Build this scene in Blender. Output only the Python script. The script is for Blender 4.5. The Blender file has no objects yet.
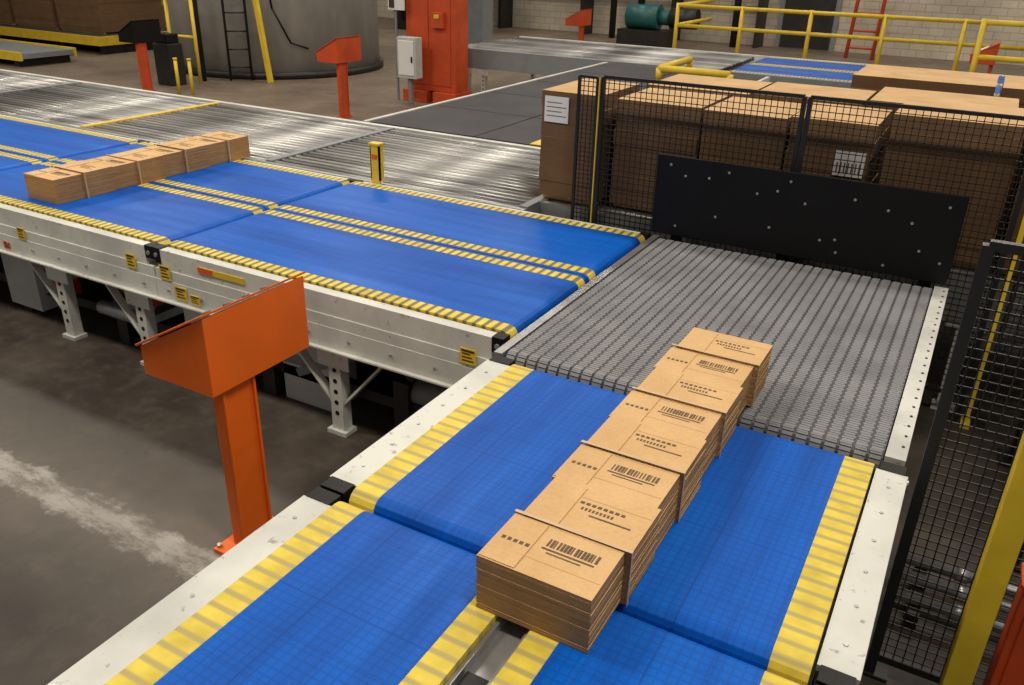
import bpy, bmesh, math, random
from mathutils import Vector, Matrix
random.seed(7)
S=1.7
BZ=0.525
sc=bpy.context.scene
try:
    sc.view_settings.view_transform='Standard'
    sc.view_settings.look='None'
except Exception: pass

# ---------------------------------------------------------------- materials
class NT:
    def __init__(s,name,rough=.5,metal=0,spec=.5):
        s.mat=bpy.data.materials.new(name); s.mat.use_nodes=True
        s.t=s.mat.node_tree; s.n=s.t.nodes; s.l=s.t.links
        s.b=s.n['Principled BSDF']
        s.b.inputs['Roughness'].default_value=rough
        s.b.inputs['Metallic'].default_value=metal
        s.b.inputs['Specular IOR Level'].default_value=spec
    def set(s,sock,v):
        if isinstance(v,bpy.types.NodeSocket): s.l.new(v,sock)
        else: sock.default_value=v
    def pos(s):
        g=s.n.new('ShaderNodeNewGeometry'); sp=s.n.new('ShaderNodeSeparateXYZ')
        s.l.new(g.outputs['Position'],sp.inputs[0])
        return g.outputs['Position'],sp.outputs
    def math(s,op,a,b=0,c=0):
        m=s.n.new('ShaderNodeMath'); m.operation=op
        s.set(m.inputs[0],a); s.set(m.inputs[1],b); s.set(m.inputs[2],c)
        return m.outputs[0]
    def noise(s,scale,detail=4,vec=None,rough=.55,stretch=None):
        t=s.n.new('ShaderNodeTexNoise'); t.inputs['Scale'].default_value=scale
        t.inputs['Detail'].default_value=detail; t.inputs['Roughness'].default_value=rough
        if vec is None: vec,_=s.pos()
        if stretch:
            mp=s.n.new('ShaderNodeMapping'); mp.inputs['Scale'].default_value=stretch
            s.l.new(vec,mp.inputs[0]); vec=mp.outputs[0]
        s.l.new(vec,t.inputs['Vector'])
        return t.outputs['Fac']
    def ramp(s,fac,stops):
        r=s.n.new('ShaderNodeValToRGB'); e=r.color_ramp.elements
        while len(e)<len(stops): e.new(.5)
        for i,(p,c) in enumerate(stops):
            e[i].position=p; e[i].color=(c,c,c,1) if not hasattr(c,'__len__') else (*c,1)
        s.l.new(fac,r.inputs[0]); return r.outputs[0]
    def mix(s,f,a,b,mode='MIX'):
        m=s.n.new('ShaderNodeMix'); m.data_type='RGBA'; m.blend_type=mode
        def cv(v): return v if isinstance(v,bpy.types.NodeSocket) else ((v,v,v,1) if not hasattr(v,'__len__') else (*v[:3],1))
        s.set(m.inputs[0],f); s.set(m.inputs[6],cv(a)); s.set(m.inputs[7],cv(b))
        return m.outputs[2]
    def col(s,v):
        s.set(s.b.inputs['Base Color'],v if isinstance(v,bpy.types.NodeSocket) else (*v,1)); return s
    def rough(s,v): s.set(s.b.inputs['Roughness'],v); return s
    def bump(s,h,st=.3,d=.01):
        b=s.n.new('ShaderNodeBump'); b.inputs['Strength'].default_value=st; b.inputs['Distance'].default_value=d
        s.l.new(h,b.inputs['Height']); s.l.new(b.outputs[0],s.b.inputs['Normal']); return s

def plain(name,c,rough=.5,metal=0,var=.15,scale=6,spec=.5):
    m=NT(name,rough,metal,spec)
    f=m.noise(scale,5)
    r=m.ramp(f,[(.3,1-var),(.7,1.0)])
    m.col(m.mix(1.0,c,r,'MULTIPLY'))
    return m.mat

def belt_mat(name,axis):
    m=NT(name,.42,0,.16)
    vec,p=m.pos()
    px=.0165*S
    def line(v,per,w):
        f=m.math('FRACT',m.math('DIVIDE',v,per)); 
        return m.math('LESS_THAN',f,w)
    lx=line(p[0],px,.25); ly=line(p[1],px,.25)
    g=m.math('MAXIMUM',lx,ly)
    G=m.math('MAXIMUM',line(p[0],.088*S,.05),line(p[1],.088*S,.05))
    st=(.35,3,1) if axis=='X' else (3,.35,1)
    w=m.noise(1.6,6,vec,.6,st)
    base=m.ramp(w,[(.3,(.0006,.062,.34)),(.52,(.0008,.098,.50)),(.75,(.002,.14,.62))])
    c=m.mix(m.math('MULTIPLY',g,.22),base,(.001,.03,.17))
    c=m.mix(m.math('MULTIPLY',G,.22),c,(.001,.03,.17))
    m.col(c)
    m.rough(m.ramp(w,[(.3,.5),(.7,.36)]))
    m.bump(m.math('SUBTRACT',1,g),.25,.003)
    return m.mat

def stripe_mat(name,axis,per=.033,duty=.36,dark=(.11,.10,.06)):
    m=NT(name,.5,0,.3)
    vec,p=m.pos()
    v=p[0] if axis=='X' else p[1]
    f=m.math('FRACT',m.math('DIVIDE',v,per*S))
    d=m.math('ABSOLUTE',m.math('SUBTRACT',f,.5))
    k=m.ramp(d,[(duty*.5-.07,1.0),(duty*.5+.07,0.0)])
    wear=m.noise(9,6,vec)
    y=m.ramp(wear,[(.3,(.54,.41,.045)),(.7,(.80,.63,.08))])
    m.col(m.mix(m.math('MULTIPLY',k,.85),y,dark))
    return m.mat

M={}
M['belt_x']=belt_mat('blue_belt_x','X'); M['belt_y']=belt_mat('blue_belt_y','Y')
M['str_x']=stripe_mat('stripe_x','X',.033,.42,(.085,.085,.075)); M['str_y']=stripe_mat('stripe_y','Y',.034,.32,(.38,.32,.13))
def white_steel():
    m=NT('painted_white_steel',.45)
    a=m.noise(3,6); b=m.noise(28,4)
    c=m.ramp(a,[(.3,(.46,.47,.43)),(.6,(.64,.65,.60))])
    k=m.ramp(b,[(.64,0.0),(.72,.65)])
    m.col(m.mix(k,c,(.16,.15,.13))); return m.mat
M['white']=white_steel()
M['alu']=plain('aluminium',(.50,.51,.52),.35,.8,.25,12)
def roller_mat():
    m=NT('galvanised_roller',.36,.85,.5)
    vec,p=m.pos()
    k=m.math('FLOOR',m.math('DIVIDE',m.math('SUBTRACT',p[1],3.05*S),.0505*S))
    wn=m.n.new('ShaderNodeTexWhiteNoise'); wn.noise_dimensions='1D'; m.l.new(k,wn.inputs['W'])
    a=m.noise(.7,4,vec)
    v=m.math('ADD',m.math('MULTIPLY',wn.outputs[0],.24),m.math('MULTIPLY',m.ramp(a,[(.35,0.0),(.65,1.0)]),.22))
    v=m.math('ADD',v,.05)
    m.col(m.mix(v,(.03,.03,.03),(.95,.94,.91))); return m.mat
M['roller']=roller_mat()
M['dark']=plain('dark_steel',(.028,.026,.024),.45,.3,.4)
M['deck']=plain('deck_plate',(.060,.060,.064),.65,.0,.35,2,.2)
M['black']=plain('black_plastic',(.005,.0052,.0062),.45,0,.3,5,.25)
M['blackf']=plain('black_powdercoat',(.010,.010,.011),.45)
M['orange']=plain('orange_paint',(.92,.16,.012),.42,0,.2,3,.35)
M['orange_d']=plain('orange_red_paint',(.60,.075,.015),.5,0,.3,3)
M['yellow']=plain('yellow_paint',(.78,.55,.03),.45,0,.2,6)
M['strap']=plain('strap',(.60,.43,.25),.4)
M['ink']=plain('ink',(.05,.030,.018),.6)
M['print']=plain('faded_print',(.15,.085,.04),.7,0,.4,30)
M['paper']=plain('paper_label',(.72,.72,.70),.6,0,.05)
M['red']=plain('red_label',(.75,.10,.02),.5)
M['teal']=plain('teal_paint',(.02,.12,.12),.4)
M['grey']=plain('grey_paint',(.22,.24,.25),.5)
M['greybox']=plain('light_grey_enclosure',(.5,.51,.5),.5)
def kraft(name,c1,c2,lines=0,per=.006):
    m=NT(name,.75,0,.2)
    vec,p=m.pos(); n=m.noise(5,5,vec); fine=m.noise(90,3,vec)
    c=m.ramp(n,[(.3,c1),(.7,c2)])
    c=m.mix(m.ramp(fine,[(.45,0.0),(.8,.25)]),c,(.30,.18,.08))
    if lines:
        f=m.math('FRACT',m.math('DIVIDE',p[2],per*S))
        n2=m.noise(60,2,vec,.5,(.15,.15,2))
        k=m.math('MULTIPLY',m.math('LESS_THAN',f,.35),lines)
        c=m.mix(k,c,(.14,.075,.03))
        c=m.mix(m.ramp(n2,[(.45,0.0),(.75,.3)]),c,(.16,.09,.04))
    m.col(c); return m.mat
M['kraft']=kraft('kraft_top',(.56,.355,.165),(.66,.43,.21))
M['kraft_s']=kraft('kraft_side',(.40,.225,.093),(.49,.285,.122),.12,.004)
M['stack_s_shaded']=kraft('stack_side_shaded',(.12,.068,.036),(.17,.10,.052),.55,.011)  # shade behind the fence is painted into this dark side colour
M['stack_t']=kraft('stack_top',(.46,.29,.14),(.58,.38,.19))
def floor_mat():
    m=NT('concrete_floor',.4,0,.3)
    vec,p=m.pos()
    a=m.noise(.8,8,vec,.65); b=m.noise(6,6,vec,.7); big=m.noise(.45,5,vec,.6,(1,2.2,1))
    c=m.ramp(a,[(.3,(.026,.020,.015)),(.5,(.046,.036,.028)),(.72,(.090,.072,.056))])
    c=m.mix(m.ramp(b,[(.5,0.0),(.75,.35)]),c,(.14,.115,.092))
    c=m.mix(m.ramp(big,[(.48,0.0),(.68,.45)]),c,(.13,.11,.09))
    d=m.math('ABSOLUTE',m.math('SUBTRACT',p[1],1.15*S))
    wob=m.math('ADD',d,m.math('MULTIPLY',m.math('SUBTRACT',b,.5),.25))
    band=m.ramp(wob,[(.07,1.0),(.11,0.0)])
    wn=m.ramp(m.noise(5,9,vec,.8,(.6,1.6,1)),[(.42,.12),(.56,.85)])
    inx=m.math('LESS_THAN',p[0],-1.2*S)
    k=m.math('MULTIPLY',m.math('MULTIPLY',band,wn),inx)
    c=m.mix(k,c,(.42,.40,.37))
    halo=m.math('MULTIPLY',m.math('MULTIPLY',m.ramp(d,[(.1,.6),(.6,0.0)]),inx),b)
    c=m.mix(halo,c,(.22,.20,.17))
    far=m.ramp(m.math('DIVIDE',p[1],20*1.0),[(.30,0.0),(.5,.75)])  # far floor lightened in colour, painting in its gloss and brighter light
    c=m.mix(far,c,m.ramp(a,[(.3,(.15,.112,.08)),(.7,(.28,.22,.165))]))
    m.col(c)
    m.rough(m.ramp(b,[(.3,.36),(.7,.65)]))
    m.bump(b,.12,.01)
    return m.mat
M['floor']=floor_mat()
def brick():
    m=NT('painted_brick',.7)
    t=m.n.new('ShaderNodeTexBrick'); vec,p=m.pos()
    cx=m.n.new('ShaderNodeCombineXYZ'); m.l.new(m.math('ADD',p[0],p[1]),cx.inputs[0]); m.l.new(p[2],cx.inputs[1])
    m.l.new(cx.outputs[0],t.inputs['Vector'])
    t.inputs['Color1'].default_value=(.70,.63,.50,1); t.inputs['Color2'].default_value=(.62,.55,.43,1); t.inputs['Mortar'].default_value=(.48,.42,.33,1)
    t.inputs['Scale'].default_value=1.0; t.inputs['Brick Width'].default_value=.4; t.inputs['Row Height'].default_value=.2; t.inputs['Mortar Size'].default_value=.012
    n=m.noise(.6,5,vec)
    m.col(m.mix(1.0,t.outputs[0],m.ramp(n,[(.35,.65),(.65,1.0)]),'MULTIPLY')); return m.mat
M['brick']=brick()
def concrete_tank():
    m=NT('grey_tank_paint',.6,0,.3)
    n=m.noise(1.2,7,None,.6,(1,1,.4))
    m.col(m.ramp(n,[(.3,(.27,.265,.25)),(.7,(.48,.47,.44))])); return m.mat
M['tank']=concrete_tank()
def grey_belt():
    m=NT('grey_roller_top_belt',.5,0,.3)
    n=m.noise(4,5)
    m.col(m.ramp(n,[(.3,(.19,.192,.202)),(.7,(.28,.282,.296))])); return m.mat
M['gbelt']=grey_belt()
M['gbase']=plain('grey_belt_base',(.065,.066,.072),.5,0,.2)

# ---------------------------------------------------------------- mesh builder
class MB:
    def __init__(s): s.v=[];s.f=[];s.fm=[];s.sm=[];s.mats=[]
    def mi(s,m):
        m=M[m] if isinstance(m,str) else m
        if m not in s.mats: s.mats.append(m)
        return s.mats.index(m)
    def add(s,vs,fs,m,smooth=False):
        o=len(s.v); s.v+= [tuple(v) for v in vs]; k=s.mi(m)
        for i,f in enumerate(fs):
            s.f.append([o+j for j in f]); s.fm.append(k)
            s.sm.append(smooth[i] if isinstance(smooth,list) else smooth)
    def box(s,x0,x1,y0,y1,z0,z1,m,top=None):
        x0,x1=min(x0,x1),max(x0,x1); y0,y1=min(y0,y1),max(y0,y1)
        vs=[(x,y,z) for z in(z0,z1) for y in(y0,y1) for x in(x0,x1)]
        fs=[(0,1,5,4),(1,3,7,5),(3,2,6,7),(2,0,4,6),(0,2,3,1),(4,5,7,6)]
        s.add(vs,fs,m)
        if top: s.fm[-1]=s.mi(top)
    def bar(s,p0,p1,w,h,m,up=(0,0,1)):
        p0=Vector(p0);p1=Vector(p1);d=(p1-p0).normalized();up=Vector(up)
        if abs(d.dot(up))>.98: up=Vector((0,1,0))
        a=d.cross(up).normalized()*w/2; b=a.cross(d).normalized()*h/2
        vs=[p+sa*a+sb*b for p in(p0,p1) for sa,sb in((-1,-1),(1,-1),(1,1),(-1,1))]
        s.add(vs,[(0,1,2,3),(4,5,6,7),(0,1,5,4),(1,2,6,5),(2,3,7,6),(3,0,4,7)],m)
    def cyl(s,p0,p1,r,m,seg=12,r2=None,caps=True,capm=None):
        p0=Vector(p0);p1=Vector(p1);d=(p1-p0).normalized();up=Vector((0,0,1)) if abs(d.z)<.9 else Vector((1,0,0))
        a=d.cross(up).normalized();b=a.cross(d).normalized();r2=r if r2 is None else r2
        vs=[]
        for p,rr in((p0,r),(p1,r2)):
            for i in range(seg):
                t=2*math.pi*i/seg; vs.append(p+a*math.cos(t)*rr+b*math.sin(t)*rr)
        fs=[(i,(i+1)%seg,seg+(i+1)%seg,seg+i) for i in range(seg)]; sm=[True]*seg
        if caps: fs+=[tuple(range(seg)),tuple(range(seg,2*seg))]; sm+=[False,False]
        s.add(vs,fs,m,sm)
    def prism(s,prof,axis,a0,a1,m,smooth=False):
        n=len(prof)
        def pt(u,v,a):
            return (u,a,v) if axis=='Y' else (a,u,v) if axis=='X' else (u,v,a)
        vs=[pt(u,v,a) for a in(a0,a1) for u,v in prof]
        s.add(vs,[(i,(i+1)%n,n+(i+1)%n,n+i) for i in range(n)]+[tuple(range(n)),tuple(range(n,2*n))],m,smooth)
    def belt(s,t0,t1,c0,c1,zt,r,axis,m):
        prof=[]
        for i in range(9):
            t=math.pi/2-math.pi*i/8; prof.append((t1-r+r*math.cos(t),zt-r+r*math.sin(t)))
        for i in range(9):
            t=-math.pi/2-math.pi*i/8; prof.append((t0+r+r*math.cos(t),zt-r+r*math.sin(t)))
        s.prism(prof,'Y' if axis=='X' else 'X',c0,c1,m)
    def done(s,name,bevel=0,parent=None):
        me=bpy.data.meshes.new(name)
        vs=[Vector(v)*S for v in s.v]
        xs=[v.x for v in vs];ys=[v.y for v in vs];zs=[v.z for v in vs]
        o=Vector(((min(xs)+max(xs))/2,(min(ys)+max(ys))/2,min(zs)))
        me.from_pydata([v-o for v in vs],[],s.f)
        for m in s.mats: me.materials.append(m)
        for i,p in enumerate(me.polygons): p.material_index=s.fm[i]; p.use_smooth=s.sm[i]
        bm=bmesh.new(); bm.from_mesh(me); bmesh.ops.recalc_face_normals(bm,faces=bm.faces); bm.to_mesh(me); bm.free()
        ob=bpy.data.objects.new(name,me); ob.location=o
        sc.collection.objects.link(ob)
        if bevel:
            b=ob.modifiers.new('bevel','BEVEL'); b.width=bevel*S; b.segments=2; b.limit_method='ANGLE'; b.angle_limit=math.radians(50)
        if parent: ob.parent=parent
        return ob

# ---------------------------------------------------------------- room
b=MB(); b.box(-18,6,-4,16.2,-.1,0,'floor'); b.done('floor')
b=MB(); b.box(-18,6,16,16.2,0,5,'brick'); b.done('wall_back')
b=MB(); b.box(-18.2,-18,-4,16.2,0,5,'brick'); b.done('wall_left')

# ---------------------------------------------------------------- leg
def leg(b,x,y,zt,dirs=(-1,1),along='X',w=.05):
    d=.035
    def P(u,v,z): return (x+u,y+v,z) if along=='X' else (x+v,y+u,z)
    def bx(u0,u1,v0,v1,z0,z1,m):
        a=P(u0,v0,z0);c=P(u1,v1,z1); b.box(a[0],c[0],a[1],c[1],z0,z1,m)
    bx(-w/2,w/2,-.008,0,0.015,zt,'white'); bx(-w/2,-w/2+.008,0,d,.015,zt,'white'); bx(w/2-.008,w/2,0,d,.015,zt,'white')
    bx(-w*.8,w*.8,-.02,.04,0,.015,'white')
    bx(-w*1.3,w*1.3,-.013,-.008,zt-.07,zt,'white')
    for k in range(5):
        z=.08+k*(zt-.12)/5
        b.cyl(P(0,-.0145 if z>zt-.075 else -.009,z),P(0,-.0078,z),.009,'black',8)
    for s_ in dirs:
        b.bar(P(0,.012,.09),P(s_*.2,.012,zt-.01),.008 if along=='X' else .03,.03,'white',up=(0,1,0) if along=='X' else (1,0,0))

def label(b,x,y,z,w=.035,h=.045,m='yellow'):
    b.box(x-w/2,x+w/2,y-.0025,y,z-h/2,z+h/2,m)
    for k in range(3):
        b.box(x-w*.36,x+w*(.36-.1*k),y-.0032,y-.0026,z-h*.32+k*h*.22,z-h*.32+k*h*.22+h*.09,'ink')
    b.box(x-w*.4,x+w*.4,y-.0032,y-.0026,z+h*.28,z+h*.42,'ink')

# ---------------------------------------------------------------- main conveyor (along X)
b=MB()
bounds=[-1.045,-2.5,-3.95,-5.4,-6.85,-8.3,-9.75]
for i in range(len(bounds)-1):
    x1=bounds[i]-.006; x0=bounds[i+1]+.006
    sw=.050
    for (c0,c1,e0,e1) in((1.898,2.43,0,.016),(2.436,2.968,.016,0)):
        cs=[(c0,c0+e0,'belt_x'),(c0+e0,c0+e0+sw,'str_x'),(c0+e0+sw,c1-e1-sw,'belt_x'),(c1-e1-sw,c1-e1,'str_x'),(c1-e1,c1,'belt_x')]
        for a,c,m in cs:
            if c-a>.001: b.belt(x0,x1,a,c,BZ,.028,'X',m)
    for (r0,r1,side) in((1.855,1.893,-1),(2.975,3.008,1)):
        yo=r0 if side<0 else r1
        b.box(x0+.034,x1-.034,r0,r1,.405,BZ-.008,'white')
        b.box(x0-.006,x1+.004,r0-(.006 if side<0 else 0),r1+(.002 if side>0 else 0),.33,.404,'white')
        b.box(x0,x1,r0-.004,r1,.404,BZ-.08,'white')
        b.box(x0-.006,x1+.004,yo-(.022 if side<0 else 0),yo+(.004 if side>0 else 0),.324,.330,'white')
        for xe in(x0+.014,x1-.014):
            b.box(xe-.019,xe+.019,r0-.002,r1,BZ-.052,BZ-.004,'black')
            b.cyl((xe,yo-.002,BZ-.03),(xe,yo-.002+side*.005,BZ-.03),.008,'grey',10)
        n=8
        for k in range(n+1):
            xx=x0+.06+k*(x1-x0-.12)/n
            b.cyl((xx,yo-.006,.37),(xx,yo+side*.012,.37),.005,'alu',6)
    for k in range(3):
        xx=x0+.25+k*(x1-x0-.5)/2
        b.box(xx-.03,xx+.03,1.895,2.97,.34,.40,'grey')
    b.box(x0+.05,x1-.05,1.9,2.96,.42,.44,'dark')
for x,dirs in((-1.69,(-1,1)),(-2.32,(1,)),(-2.64,(-1,)),(-3.12,(-1,)),(-3.8,(1,)),(-4.1,(-1,)),(-4.6,(1,)),(-5.3,(1,)),(-6.0,(-1,))):
    leg(b,x,1.87,.324,dirs); leg(b,x,2.95,.33,dirs)
for y in (2.08,2.6): b.cyl((-6.5,y,.2),(-1.2,y,.2),.018,'dark',10)
for y in (1.98,2.8): b.box(-6.5,-1.2,y-.02,y+.02,.10,.14,'dark')
for x in (-1.45,-2.05,-2.85,-3.5,-4.3):
    b.cyl((x,1.95,.25),(x,2.9,.25),.022,'dark',12)
    b.box(x-.05,x+.05,2.05,2.16,.14,.3,'dark')
    b.cyl((x,2.0,.17),(x+.16,2.0,.17),.045,'grey',14)
    b.box(x-.06,x+.0,1.94,2.04,.0,.22,'dark')
    if x<-1.5: b.bar((x+.1,1.97,.12),(x+.45,1.97,.3),.03,.03,'grey')
b.cyl((-2.78,1.93,.27),(-2.6,1.93,.27),.025,'orange_d',12)
b.box(-3.62,-3.4,1.93,2.1,.03,.28,'greybox'); b.box(-2.02,-1.8,1.96,2.1,.0,.27,'greybox')
b.box(-3.3,-3.2,1.93,2.0,.12,.22,'orange_d'); b.cyl((-3.0,1.95,.14),(-2.75,1.95,.14),.03,'alu',14)
label(b,-2.62,1.849,.445,.05,.055); label(b,-2.44,1.849,.435,.055,.055); label(b,-2.37,1.848,.37,.06,.05); label(b,-2.30,1.848,.36,.05,.035)
label(b,-1.16,1.849,.44,.055,.05); label(b,-3.28,1.849,.43,.05,.05,'yellow'); label(b,-3.4,1.848,.36,.04,.03,'red')
b.box(-2.27,-2.05,1.852,1.855,.470,.492,'yellow'); b.box(-2.27,-2.20,1.8505,1.852,.471,.491,'red')
b.done('main_belt_conveyor',.0012)

# ---------------------------------------------------------------- near conveyor (along Y)
b=MB()
L0,L1=-.945,-.042; sw=.062
def ybelt(y0,y1,centre):
    if not centre:
        cs=((L0,L0+sw,'str_y'),(L0+sw,L1-sw,'belt_y'),(L1-sw,L1,'str_y'))
    else:
        cs=((L0,L0+sw,'str_y'),(L0+sw,-.572,'belt_y'),(-.572,-.52,'str_y'),(-.455,-.403,'str_y'),(-.403,L1-sw,'belt_y'),(L1-sw,L1,'str_y'))
        b.box(-.518,-.457,y0+.03,y1-.03,BZ-.05,BZ-.03,'alu'); b.box(-.519,-.511,y0+.02,y1-.02,BZ-.05,BZ-.012,'alu'); b.box(-.464,-.456,y0+.02,y1-.02,BZ-.05,BZ-.012,'alu')
        for k in range(9): b.box(-.508,-.467,y0+.06+k*.16,y0+.09+k*.16,BZ-.03,BZ-.022,'dark')
    for c0,c1,m in cs: b.belt(y0,y1,c0,c1,BZ,.03,'Y',m)
ybelt(1.053,1.752,False); ybelt(-.4,1.045,True)
for y0,y1 in((1.053,1.76),(-.4,1.045)):
    for r0,r1,sd in((-1.022,-.950,-1),(-.037,.028,1)):
        b.box(r0,r1,y0+.035,y1-.035,BZ-.02,BZ-.006,'white')
        b.box(r0 if sd<0 else r1-.02,r0+.02 if sd<0 else r1,y0,y1,.33,BZ-.066,'white')
        b.box(r0 if sd<0 else r1-.02,r0+.02 if sd<0 else r1,y0+.035,y1-.035,BZ-.066,BZ-.02,'white')
        for ye in(y0+.018,y1-.018):
            b.box(r0+.006,r1-.006,ye-.018,ye+.018,BZ-.065,BZ-.004,'black')
            b.cyl((r0+.007 if sd<0 else r1-.007,ye,BZ-.04),(r0-.004 if sd<0 else r1+.004,ye,BZ-.04),.014,'alu')
        for k in range(6):
            yy=y0+.1+k*(y1-y0-.2)/5
            b.cyl(((r0+r1)/2,yy,BZ-.006),((r0+r1)/2,yy,BZ-.004),.004,'alu',8)
    b.box(L0-.004,L1+.004,y0+.06,y1-.06,.40,.44,'dark')
for yy in (.2,.8,1.15,1.6): b.box(-1.0,.005,yy-.03,yy+.03,.34,.40,'grey')
for yy in (.3,.9,1.2,1.62):
    leg(b,-1.0,yy,.33,(1,),'Y'); leg(b,-.02,yy,.33,(-1,),'Y')
b.done('near_belt_conveyor',.0012)

# ---------------------------------------------------------------- grey transfer belt
b=MB()
gx0,gx1,gy0,gy1=-1.000,-.030,1.78,2.99
b.belt(gy0,gy1,gx0,gx1,BZ-.006,.03,'Y','gbase')
nc=30; pitch=(gx1-gx0)/nc
nr=104; rp=(gy1-gy0-.03)/nr
zc=BZ-.006
for r in range(nr):
    y=gy0+.012+rp*(r+.5)
    for c in range(nc):
        x=gx0+pitch*(c+.5); off=.0014 if r%2 else -.0014
        w=pitch*(.40 if c%2 else .36); hh=.0024 if c%2 else .0018
        prof=[(y-rp*.43,zc-.001),(y-rp*.28,zc+hh),(y+rp*.28,zc+hh),(y+rp*.43,zc-.001)]
        vs=[(x-w+off,u,v) for u,v in prof]+[(x+w+off,u,v) for u,v in prof]
        b.add(vs,[(0,1,5,4),(1,2,6,5),(2,3,7,6),(0,1,2,3),(4,5,6,7),(0,3,7,4)],'gbelt')
for c in range(nc):
    x=gx0+pitch*(c+.5); w=pitch*.38
    for k in range(5):
        t=math.radians(8+k*20); y=gy0+.03-.033*math.sin(t); z=BZ-.036+.032*math.cos(t)
        b.bar((x-w,y,z),(x+w,y,z),.009,.004,'gbelt',up=(0,-math.sin(t),math.cos(t)))
b.box(-1.028,-1.003,1.77,2.995,.33,BZ-.002,'alu')
b.box(-.027,.016,1.78,2.995,BZ-.02,BZ-.002,'white'); b.box(.0,.016,1.78,2.995,.33,BZ-.02,'white')
b.box(-1.025,.01,2.985,2.995,.33,BZ-.04,'white')
for k in range(22): b.cyl((.004,1.84+k*.053,BZ-.002),(.004,1.84+k*.053,BZ+.0),.0035,'dark',8)
b.box(-1.0,-.005,1.9,2.95,.38,.43,'dark')
for yy in (1.9,2.9): leg(b,-.97,yy,.33,(),'Y'); leg(b,-.03,yy,.33,(1 if yy<2 else -1,),'Y')
b.done('grey_transfer_conveyor')
b=MB()
b.prism([(-1.045,.532),(.0,.532),(.008,.56),(.008,.832),(-1.045,.832)],'Y',3.002,3.016,'black')
b.box(-1.0,-.02,3.017,3.03,.56,.60,'dark')
for x in(-.95,-.5,-.06): b.box(x-.02,x+.02,3.031,3.05,.0,.80,'dark')
for x,z in((-.93,.765),(-.84,.77),(-.66,.74),(-.59,.76),(-.49,.73),(-.33,.77),(-.22,.75),(-.14,.72),(-.80,.63),(-.60,.625),(-.42,.61),(-.37,.62),(-.1,.63),
           (-.99,.80),(-.77,.80),(-.55,.80),(-.04,.79),(-.03,.60),(-.95,.57),(-.36,.575),(-.2,.56)): b.cyl((x,3.002,z),(x,2.999,z),.005,'alu',10)
b.done('black_stop_board',.001)

# ---------------------------------------------------------------- cardboard bundles
def bundle(name,xa,xb,ya,yb,z0,n,h,seed=3):
    b=MB(); per=(yb-ya)/n
    rnd=random.Random(seed)
    for i in range(n):
        ysb=ya+i*per
        base=rnd.uniform(-.003,.003)
        tops=[]
        for k in range(2):
            y0=ysb+k*per/2; y1=y0+per/2+.003
            off=base+(.005 if k else -.004)+rnd.uniform(-.0025,.0025)
            nl=22; th=h/nl; sk=rnd.uniform(-.003,.005); sy=rnd.uniform(-.004,.001)
            hk=(.003 if k else 0)+rnd.uniform(0,.003)
            for q in range(nl):
                j=rnd.uniform(-.0007,.0007)+sk*q/nl; jy=sy*q/nl+rnd.uniform(-.0005,.0005)
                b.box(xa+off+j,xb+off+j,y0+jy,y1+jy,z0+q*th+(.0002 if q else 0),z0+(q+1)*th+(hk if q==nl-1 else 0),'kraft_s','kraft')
            zt=z0+h+hk; tops.append((y0,y1,off+sk,zt))
            e=.0005; X0=xa+off+sk; W=xb-xa
            ysm=(y0+y1)/2+(.03 if k else -.03)
            b.box(X0+W*.34,X0+W-.004,ysm-.0007,ysm+.0007,zt,zt+e*.4,'kraft_s')
            b.box(X0+.002,X0+W*.33,y0+.002,y1-.010,zt,zt+.0016,'kraft_s','kraft')
            yy=(y0+y1)/2
            if k==0:
                for t in range(15):
                    x=X0+W*.42+t*.0062; b.box(x,x+rnd.choice((.0025,.004,.005)),yy+.010,yy+.030,zt,zt+e,'print')
                b.box(X0+W*.40,X0+W*.86,yy+.001,yy+.005,zt,zt+e,'print')
                b.box(X0+W*.46,X0+W*.76,yy-.007,yy-.004,zt,zt+e,'print')
                for t in range(5):
                    x=X0+.012+t*.011; b.box(x,x+.007,yy-.01,yy-.002,zt+.0016,zt+.002,'print')
            else:
                for t in range(8):
                    x=X0+W*.36+t*.011; b.box(x,x+.0075,yy+.012,yy+.019,zt,zt+e,'print')
                for t in range(9):
                    x=X0+W*.40+t*.007; b.box(x,x+.004,yy-.004,yy+.004,zt,zt+e,'print')
                b.box(X0+W*.50,X0+W*.88,yy-.016,yy-.012,zt,zt+e,'print')
        ym=ysb+per/2; sw=.0035; t=.0005
        # strap follows each half stack's own top, pulled tight
        x0=min(xa+o for _,_,o,_ in tops)-.001; x1=max(xb+o for _,_,o,_ in tops)+.001
        zt=max(z for *_,z in tops)+.0016
        b.box(x0,x1,ym-sw,ym+sw,zt,zt+t,'strap')
        b.box(x0-t,x0,ym-sw,ym+sw,z0,zt+t,'strap'); b.box(x1,x1+t,ym-sw,ym+sw,z0,zt+t,'strap')
    return b.done(name)
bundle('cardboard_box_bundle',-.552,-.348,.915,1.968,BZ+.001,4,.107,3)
bundle('cardboard_box_bundle',-3.41,-3.215,1.99,3.04,BZ+.001,4,.10,8)

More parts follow.
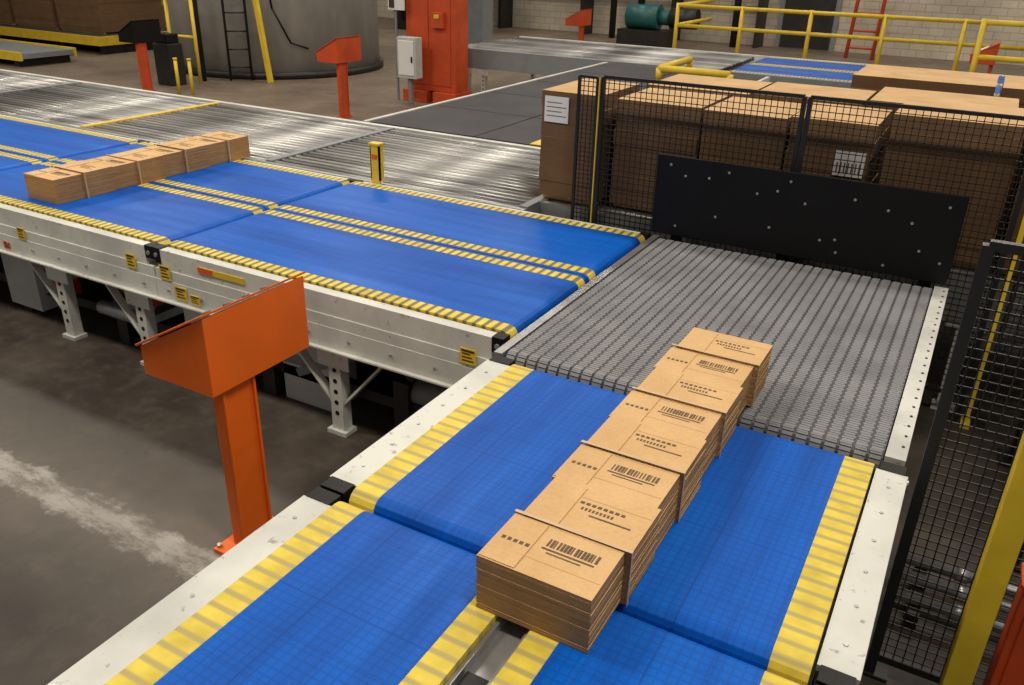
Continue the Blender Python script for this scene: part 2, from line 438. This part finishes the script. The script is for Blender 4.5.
# ---------------------------------------------------------------- control pedestals
def pedestal(name,x,y,m='orange',head='orange'):
    b=MB()
    b.box(x-.055,x+.02,y-.10,y+.09,0,.012,m)
    for dx,dy in((-.045,-.085),(.01,-.085),(.01,.078),(-.045,.078)): b.cyl((x+dx,y+dy,.012),(x+dx,y+dy,.022),.008,'alu',6)
    b.box(x-.022,x+.010,y-.055,y+.055,.012,.51,m)
    b.box(x+.010,x+.018,y-.055,y-.047,.012,.51,m); b.box(x+.010,x+.018,y+.047,y+.055,.012,.51,m)
    b.prism([(x-.022,.012),(x-.05,.012),(x-.022,.07)],'Y',y-.005,y+.005,m)
    y0=y-.095;y1=y+.25
    b.prism([(x-.215,.505),(x+.03,.505),(x+.03,.716),(x-.215,.585)],'Y',y0,y1,head)
    b.prism([(x-.225,.583),(x+.034,.722),(x+.034,.728),(x-.229,.588)],'Y',y0-.006,y1+.006,head)
    def sl(u): return .588+(u-(x-.229))*(.728-.588)/.263
    u0,u1=x-.16,x-.07
    vs=[(u0,y0+.05,sl(u0)+.0012),(u1,y0+.05,sl(u1)+.0012),(u1,y1-.05,sl(u1)+.0012),(u0,y1-.05,sl(u0)+.0012)]
    b.add(vs,[(0,1,2,3)],'paper')
    for k in range(4):
        yy=y0+.08+k*.065; u=x-.045
        b.cyl((u,yy,sl(u)),(u-.003,yy,sl(u)+.005),.011,'grey',12)
    return b.done(name,.0015)
pedestal('control_pedestal',-1.525,1.305)
pedestal('control_pedestal',-5.34,6.3,'orange_d',head='orange_d')
pedestal('control_pedestal',-7.96,6.19,'orange_d',head='black')
pedestal('control_pedestal',-5.37,11.6,'orange_d',head='orange_d')
pedestal('control_pedestal',-.1,10.6,'orange_d',head='orange_d')

# ---------------------------------------------------------------- roller conveyor behind
b=MB()
rb=[-1.64,-3.1,-4.55,-6.0,-7.45,-8.9]
for i in range(len(rb)-1):
    x1=rb[i]-.02;x0=rb[i+1]+.02
    for q in range(20):
        y=3.05+.0505*(q+.5)
        b.cyl((x0,y,BZ-.022),(x1,y,BZ-.022),.0155,'roller',10)
    b.box(x0,x1,3.05,4.08,.40,.42,'black')
    b.box(x1,x1+.04,3.055,4.075,.38,BZ-.004,'yellow' if i==2 else 'grey')
b.box(rb[-1]-.02,rb[0]+.02,4.08,4.12,.36,BZ-.004,'white')
b.box(rb[-1]-.02,rb[0]+.02,3.025,3.05,.36,BZ-.01,'alu')
for x in [-1.8,-2.6,-3.4,-4.2,-5,-5.8,-6.6,-7.4,-8.2]:
    leg(b,x,4.07,.36,()); leg(b,x+.02,3.06,.36,())
b.done('roller_conveyor')
b=MB()
for i in range(5):
    for j in range(2):
        b.box(-3.32+j*.76,-2.57+j*.76,4.15+i*.73,4.87+i*.73,.48,BZ-.004,'deck')
b.box(-3.36,-3.33,4.13,7.85,.34,BZ,'white'); b.box(-1.80,-1.77,4.13,7.85,.34,BZ,'white')
b.box(-2.2,-1.82,4.15,4.42,BZ-.004,BZ+.001,'yellow')
for y in(4.4,5.6,6.8,7.6):
    leg(b,-3.34,y,.34,(),'Y'); leg(b,-1.79,y,.34,(),'Y')
b.done('deck_plate_conveyor')
b=MB()
b.box(-2.42,-2.37,3.012,3.024,.0,.69,'yellow'); b.box(-2.42,-2.415,3.012,3.045,.53,.69,'yellow'); b.box(-2.375,-2.37,3.012,3.045,.53,.69,'yellow'); b.box(-2.41,-2.38,3.009,3.012,.63,.65,'red'); b.box(-2.425,-2.365,3.008,3.05,.69,.70,'yellow')
b.done('sensor_post')

# ---------------------------------------------------------------- far conveyor
b=MB()
def rollers_x(x0,x1,y0,y1,step=.09):
    y=y0
    while y<y1: b.cyl((x0,y,BZ-.022),(x1,y,BZ-.022),.022,'roller',8); y+=step
rollers_x(-5.2,-2.3,8.03,9.4,.1)
for c0,c1 in((8.0,8.7),(8.72,9.42)):
    for x0,x1 in((-2.2,-1.05),(-1.0,.15)):
        b.belt(x0,x1,c0,c0+.07,BZ,.03,'X','str_x'); b.belt(x0,x1,c0+.07,c1-.07,BZ,.03,'X','belt_x'); b.belt(x0,x1,c1-.07,c1,BZ,.03,'X','str_x')
b.box(-1.045,-1.005,8,9.42,.4,BZ+.002,'yellow')
rollers_x(.2,2.6,8.03,9.4,.1)
b.box(-5.2,2.6,7.93,7.98,.33,BZ,'grey'); b.box(-5.2,2.6,9.44,9.5,.33,BZ,'white'); b.box(-5.2,2.6,8,9.4,.38,.42,'dark')
for x in(-5,-4.8,-3.6,-2.4,-1.2,0,1.2,2.4): leg(b,x,7.95,.33,()); leg(b,x,9.45,.33,())
b.done('far_belt_conveyor')
b=MB()
for k in range(44):
    x=-1.66+.08*k; b.cyl((x,6.4,BZ-.022),(x,7.4,BZ-.022),.022,'roller',8)
b.box(-1.70,2,6.33,6.38,.33,BZ,'grey'); b.box(-1.70,2,7.42,7.46,.33,BZ,'grey'); b.box(-1.70,2,6.39,7.41,.38,.42,'dark')
for x in(-1.6,-.4,.8,1.9): leg(b,x,6.35,.33,()); leg(b,x,7.43,.33,())
b.done('far_roller_conveyor')
b=MB()
b.cyl((-2.5,7.0,.62),(-2.5,7.8,.62),.03,'yellow'); b.cyl((-2.5,7.0,.62),(-1.9,7.0,.62),.03,'yellow')
for p in((-2.5,7.0),(-2.5,7.8),(-1.9,7.0)): b.cyl((*p,BZ-.003),(*p,.62),.03,'yellow')
b.done('yellow_guard_rail')

# ---------------------------------------------------------------- board stacks
def stack(x0,x1,y0,y1,z0,z1,seed=1):
    b=MB(); r=random.Random(seed)
    for k in range(3):
        y=y0+.03+k*(y1-y0-.1)/2; b.box(x0+.01,x1-.01,y,y+.04,z0,z0+.02,'stack_t')
    zz=z0+.02
    n=max(3,int((z1-zz)/.055)); th=(z1-zz)/n
    for q in range(n):
        j=r.uniform(-.003,.003);k=r.uniform(-.003,.003)
        b.box(x0+j+.004,x1+j-.004,y0+k+.004,y1+k-.004,zz+q*th+.0006,zz+(q+1)*th,'stack_s_shaded','stack_t')
    return b
st=[(-1.645,-1.37,3.19,3.62,.985),(-1.33,-.97,3.24,3.64,.975),(-.965,-.64,3.24,3.64,.97),(-.635,-.33,3.24,3.64,.98),
    (-1.36,-.9,3.66,4.1,.98),(-.89,-.45,3.66,4.1,.985),(-.29,.12,3.22,3.66,1.03),(.14,.6,3.22,3.66,1.03),(-.43,.1,3.70,4.15,1.0),(.12,.6,3.70,4.15,1.02),(-.6,.0,4.3,4.8,1.02),(.02,.6,4.3,4.8,1.02)]
for i,(x0,x1,y0,y1,zt) in enumerate(st):
    b=stack(x0,x1,y0,y1,BZ-.0,zt,i)
    if i==0:
        b.box(x0+.02,x0+.13,y0-.002,y0+.002,.86,.965,'paper')
        for k in range(4): b.box(x0+.03,x0+.12-.02*(k%2),y0-.003,y0-.002,.885+k*.018,.888+k*.018,'print')
    if i==3:
        b.box(x1-.125,x1-.02,y0-.002,y0+.002,.79,.88,'paper')
        for k in range(7): b.box(x1-.115+k*.013,x1-.110+k*.013,y0-.003,y0-.002,.80,.84,'print')
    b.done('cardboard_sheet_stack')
b=MB()
y=3.18
while y<4.85: b.cyl((-1.6,y,BZ-.021),(.7,y,BZ-.021),.02,'roller',8); y+=.06
b.box(-1.6,.7,3.17,4.9,.40,.43,'dark'); b.box(-1.618,-1.6,3.16,4.9,.36,BZ-.004,'alu'); b.box(-1.6,.7,3.145,3.16,.36,BZ-.004,'alu')
for x in(-1.5,-.7,.1): leg(b,x,3.17,.40,()); leg(b,x,4.85,.40,())
b.done('stack_roller_bed')

# ---------------------------------------------------------------- mesh fences
def fence(name,p0,p1,zb,zt,pitch=.022,post=.022,wire=.0028,foot=.03):
    b=MB(); p0=Vector(p0);p1=Vector(p1); d=(p1-p0); L=d.length; d/=L
    def P(u,z): q=p0+d*u; return (q.x,q.y,z)
    for u in(0,L): b.bar(P(u,0),P(u,zt),post,post,'blackf')
    b.bar(P(0,zt),P(L,zt),post*.8,post*.8,'blackf'); b.bar(P(0,zb),P(L,zb),post*.8,post*.8,'blackf')
    n=max(1,int(L/pitch))
    for k in range(1,n): b.bar(P(k*L/n,zb),P(k*L/n,zt),wire,wire,'blackf')
    n=int((zt-zb)/pitch)
    for k in range(1,n): z=zb+k*(zt-zb)/n; b.bar(P(0,z),P(L,z),wire,wire,'blackf')
    for u,s_ in((0,1),(L,-1)):
        q=P(u,0); b.box(q[0]-post/2 if s_>0 else q[0]+post/2,q[0]+s_*.04,q[1]-foot,q[1]+foot,0,.008,'blackf')
    return b.done(name)
fence('mesh_fence',(-1.33,3.105),(-.570,3.105),.1,1.075,.022,.016)
fence('mesh_fence',(-.55,3.105),(.15,3.105),.1,1.075,.022,.016)
fence('mesh_fence',(.21,3.105),(.95,3.105),.1,1.075,.022,.016)
fence('mesh_fence',(-1.43,3.10),(-1.352,3.10),.1,1.07,.018,.011)
fence('mesh_fence',(.055,1.69),(.62,1.69),.055,1.055,.02,.022,.0026,.02)
b=MB(); b.box(-1.343,-1.339,3.09,3.10,.0,1.07,'yellow'); b.done('yellow_strip')
b=MB(); b.box(.172,.188,3.08,3.10,0,1.2,'yellow'); b.box(.165,.195,3.05,3.13,0,.01,'yellow'); b.done('yellow_post')
b=MB(); b.box(.185,.235,1.54,1.585,0.01,.86,'yellow'); b.box(.165,.26,1.515,1.61,0,.01,'yellow'); b.done('yellow_guard_post',.002)
b=MB(); b.box(.27,.42,1.585,1.655,0.0,.43,'orange_d'); b.box(.262,.43,1.58,1.66,.43,.44,'orange_d'); b.box(.285,.405,1.58,1.585,.05,.38,'orange_d'); b.done('orange_cabinet',.003)
b=MB()
for z in (.12,.5,.9): b.bar((.34,2.32,z),(.34,2.9,z),.03,.03,'blackf')
for y in (2.32,2.9): b.box(.32,.36,y-.02,y+.02,0,1.1,'blackf'); b.box(.29,.39,y-.05,y+.05,0,.01,'blackf')
b.bar((.34,2.32,.12),(.34,2.9,.9),.02,.02,'blackf')
b.done('black_machine_frame')
b=MB()
for y,z in((1.92,.07),(2.0,.07),(2.08,.07)):
    b.cyl((.06,y,z),(.8,y,z),.016,'alu',12)
    for x in(.2,.5): b.cyl((x,y,z),(x+.03,y,z),.021,'alu',12)
for x in(.12,.6): b.box(x-.015,x+.015,1.88,2.12,0,.054,'dark')
b.done('steel_conduits')

# ---------------------------------------------------------------- background
b=MB()
cx,cy,R=-8.45,8.7,1.33
b.cyl((cx,cy,.08),(cx,cy,3.5),R,'tank',64); b.cyl((cx,cy,0),(cx,cy,.08),R+.05,'dark',64)
dirv=Vector((-cx,-cy,0)).normalized(); tan=Vector((-dirv.y,dirv.x,0))
q=Vector((cx,cy,0))+dirv*(R+.06)-tan*.45
for s_ in(-.12,.12): b.cyl(q+tan*s_,q+tan*s_+Vector((0,0,3.4)),.015,'dark',8)
for k in range(14): z=Vector((0,0,.15+k*.2)); b.cyl(q+tan*-.12+z,q+tan*.12+z,.01,'dark',6)
q2=q+tan*-.42
b.cyl(q2,q2+Vector((0,0,2.5)),.03,'dark',10)
for k in range(3): b.cyl((cx,cy,1.1+k*.8),(cx,cy,1.13+k*.8),R+.015,'grey',64)
pts=[q+tan*.35+dirv*.02+Vector((0,0,1.4)),q+tan*.42+dirv*.02+Vector((0,0,.8)),q+tan*.6+dirv*.0+Vector((0,0,.42)),q+tan*.8-dirv*.05+Vector((0,0,.35))]
for a_,b_ in zip(pts,pts[1:]): b.cyl(a_,b_,.012,'black',6)
b.done('grey_storage_tank')
b=MB(); q3=Vector((cx,cy,0))+dirv*(R+.25)-tan*.12
b.bar(q3,q3+Vector((-.12,0,.95)),.05,.05,'yellow'); b.done('yellow_pole')
b=MB()
for (x,y) in((-8.35,6.9),(-8.0,6.95)): b.cyl((x,y,0),(x,y,.9),.02,'yellow',10)
for z in(.5,.9): b.cyl((-8.35,6.9,z),(-8.0,6.95,z),.018,'yellow',8)
b.done('yellow_handrail')
b=MB(); b.box(-8.3,-8.05,6.6,6.8,0,.45,'dark'); b.box(-8.28,-8.07,6.62,6.78,.45,.55,'black'); b.done('motor_housing',.01)
for x,y in((-7.6,6.3),(-7.45,6.35)):
    b=MB(); b.cyl((x,y,0),(x,y,.35),.018,'yellow',10); b.cyl((x,y,.35),(x,y,.37),.022,'yellow',10); b.done('yellow_bollard')
b=MB()
b.box(-5.47,-4.87,7.5,7.75,.12,1.5,'orange_d'); b.box(-5.5,-5.2,7.45,7.78,0,.12,'orange_d'); b.box(-5.12,-4.84,7.45,7.78,0,.12,'orange_d')
b.box(-5.42,-5.19,7.49,7.5,.18,1.2,'orange_d'); b.box(-5.15,-4.92,7.49,7.5,.18,1.2,'orange_d')
b.box(-5.12,-4.98,7.44,7.5,.75,.9,'orange_d'); b.box(-5.08,-5.02,7.43,7.44,.84,.88,'yellow')
b.done('orange_electrical_cabinet',.01)
b=MB(); b.box(-5.42,-5.19,7.26,7.38,.26,.66,'greybox'); b.box(-5.40,-5.21,7.25,7.26,.29,.63,'paper'); b.box(-5.32,-5.28,7.30,7.34,0,.26,'grey'); b.box(-5.24,-5.22,7.24,7.25,.42,.48,'dark'); b.done('electrical_box',.005)
b=MB(); b.box(-5.62,-5.42,7.40,7.42,.90,1.12,'paper'); b.box(-5.6,-5.54,7.39,7.40,.92,1.10,'ink'); b.box(-5.56,-5.54,7.425,7.445,0,1.12,'grey'); b.done('warning_sign')
b=MB(); b.box(-7.15,-6.85,11.3,11.6,0,5,'grey'); b.box(-7.25,-6.75,11.2,11.7,0,.03,'grey'); b.done('steel_column')
b=MB()
b.box(-15.5,-11.0,7.9,9.4,.16,.24,'deck'); b.box(-15.5,-11.0,7.86,7.9,.12,.24,'yellow'); b.box(-15.5,-11.0,9.4,9.44,.12,.24,'yellow'); b.box(-11,-10.96,7.86,9.44,.12,.24,'yellow')
for x in(-15,-13.5,-12,-11.1): b.box(x,x+.1,7.95,9.3,0,.16,'dark')
b.done('pallet_conveyor')
for i in range(4):
    x0=-15.3+i*1.05; b=stack(x0,x0+.95,8.1,9.2,.242,.78+.04*(i%2),20+i); b.done('cardboard_sheet_stack')
b=MB()
b.box(-14.8,-10.6,6.5,7.2,.10,.16,'grey'); b.box(-14.8,-10.6,6.46,6.5,.08,.18,'yellow'); b.box(-14.8,-10.6,7.2,7.24,.08,.18,'yellow')
for x in(-14.5,-13,-11.5,-10.8): b.box(x,x+.1,6.5,7.2,0,.10,'dark')
b.done('floor_conveyor')
b=MB()
for z in(.83,.57): b.cyl((-4.1,12,z),(.3,12,z),.026,'yellow',10); b.cyl((-4.1,12,z),(-4.1,13.6,z),.026,'yellow',10)
for x in(-4.1,-3.2,-2.3,-1.4,-.5,.3): b.cyl((x,12,0),(x,12,.86),.028,'yellow',10)
b.box(-4.1,.3,11.99,12.01,.0,.08,'yellow')
b.done('yellow_safety_railing')
b=MB()
for z in(.95,.62): b.cyl((-.25,10.0,z),(1.6,10.0,z),.028,'yellow',10)
for x in(-.25,.8,1.6): b.cyl((x,10,0),(x,10,.98),.03,'yellow',10)
b.done('yellow_safety_railing')
b=MB()
for s_ in(-.2,.2): b.cyl((-2.05+s_,15.1,0),(-2.05+s_,15.9,3.2),.03,'orange_d',8)
for k in range(12): t=.05+k*.08; b.cyl((-2.25,15.1+.8*t,3.2*t),(-1.85,15.1+.8*t,3.2*t),.02,'orange_d',6)
b.done('red_ladder')
b=MB()
b.cyl((-5.7,14.2,.5),(-5.15,14.2,.5),.2,'teal',20); b.cyl((-5.15,14.2,.5),(-4.95,14.2,.5),.12,'teal',16); b.box(-5.8,-4.9,13.95,14.45,0,.3,'dark'); b.cyl((-5.5,14.2,.65),(-5.5,14.2,1.6),.06,'dark'); b.cyl((-4.95,14.2,.5),(-4.5,14.2,.5),.16,'dark')
b.done('teal_pump')
b=MB()
for z,r in((.9,.05),(1.15,.07),(1.45,.05)): b.cyl((-9.5,15.6,z),(-3.75,15.6,z),r,'dark',12)
for x in(-9,-7.2,-5.4,-3.85): b.box(x-.03,x+.03,15.5,15.99,.0,1.5,'dark')
b.cyl((-6.5,15.4,0),(-6.5,15.4,3),.06,'dark'); b.cyl((-4.2,15.4,0),(-4.2,15.4,3),.06,'dark')
b.done('wall_pipes')
b=MB(); b.box(-3.6,-2.6,15.95,15.999,0,2.4,'grey'); b.box(-3.52,-2.68,15.93,15.95,.02,2.3,'dark'); b.done('door_1')
b=MB(); b.box(-10.5,-8.9,14,15,0,1.4,'dark'); b.box(-10.3,-9.1,13.95,14,.2,1.2,'black'); b.done('machine_cabinet',.02)

# ---------------------------------------------------------------- lights
def lamp(x,y,z,sx,sy,e,name='ceiling_light'):
    l=bpy.data.lights.new(name,'AREA'); l.shape='RECTANGLE'; l.size=sx*S; l.size_y=sy*S; l.energy=e; l.color=(1.0,.90,.77)
    o=bpy.data.objects.new(name+'_source',l)
    b=MB(); b.box(x-sx/2-.03,x+sx/2+.03,y-sy/2-.03,y+sy/2+.03,z+.02,z+.08,'greybox')
    f=b.done(name)
    sc.collection.objects.link(o); o.location=(x*S,y*S,z*S); o.parent=f; o.matrix_parent_inverse=Matrix.Translation(-f.location)
for x in(-10,-6.5,-3,0.5):
    for y in(.8,4.2,7.8,11.8,14.4):
        lamp(x,y,3.9,1.2,.35,215 if y<2 else 170 if y<5 else 135 if y<13 else 80)
w=bpy.data.worlds.new('w'); sc.world=w; w.use_nodes=True
w.node_tree.nodes['Background'].inputs[0].default_value=(1,.96,.91,1); w.node_tree.nodes['Background'].inputs[1].default_value=.20

# ---------------------------------------------------------------- camera
cam=bpy.data.cameras.new('camera'); co=bpy.data.objects.new('camera',cam); sc.collection.objects.link(co)
cam.sensor_width=36; cam.lens=835/1024*36; cam.clip_end=200
R_=Matrix(((.8706,-.2301,.4348),(.4911,.3636,-.7916),(.0240,.9027,.4295))).to_4x4()
q=R_.to_quaternion().normalized()
co.matrix_world=Matrix.Translation((0,0,1.525*S))@q.to_matrix().to_4x4()
sc.camera=co
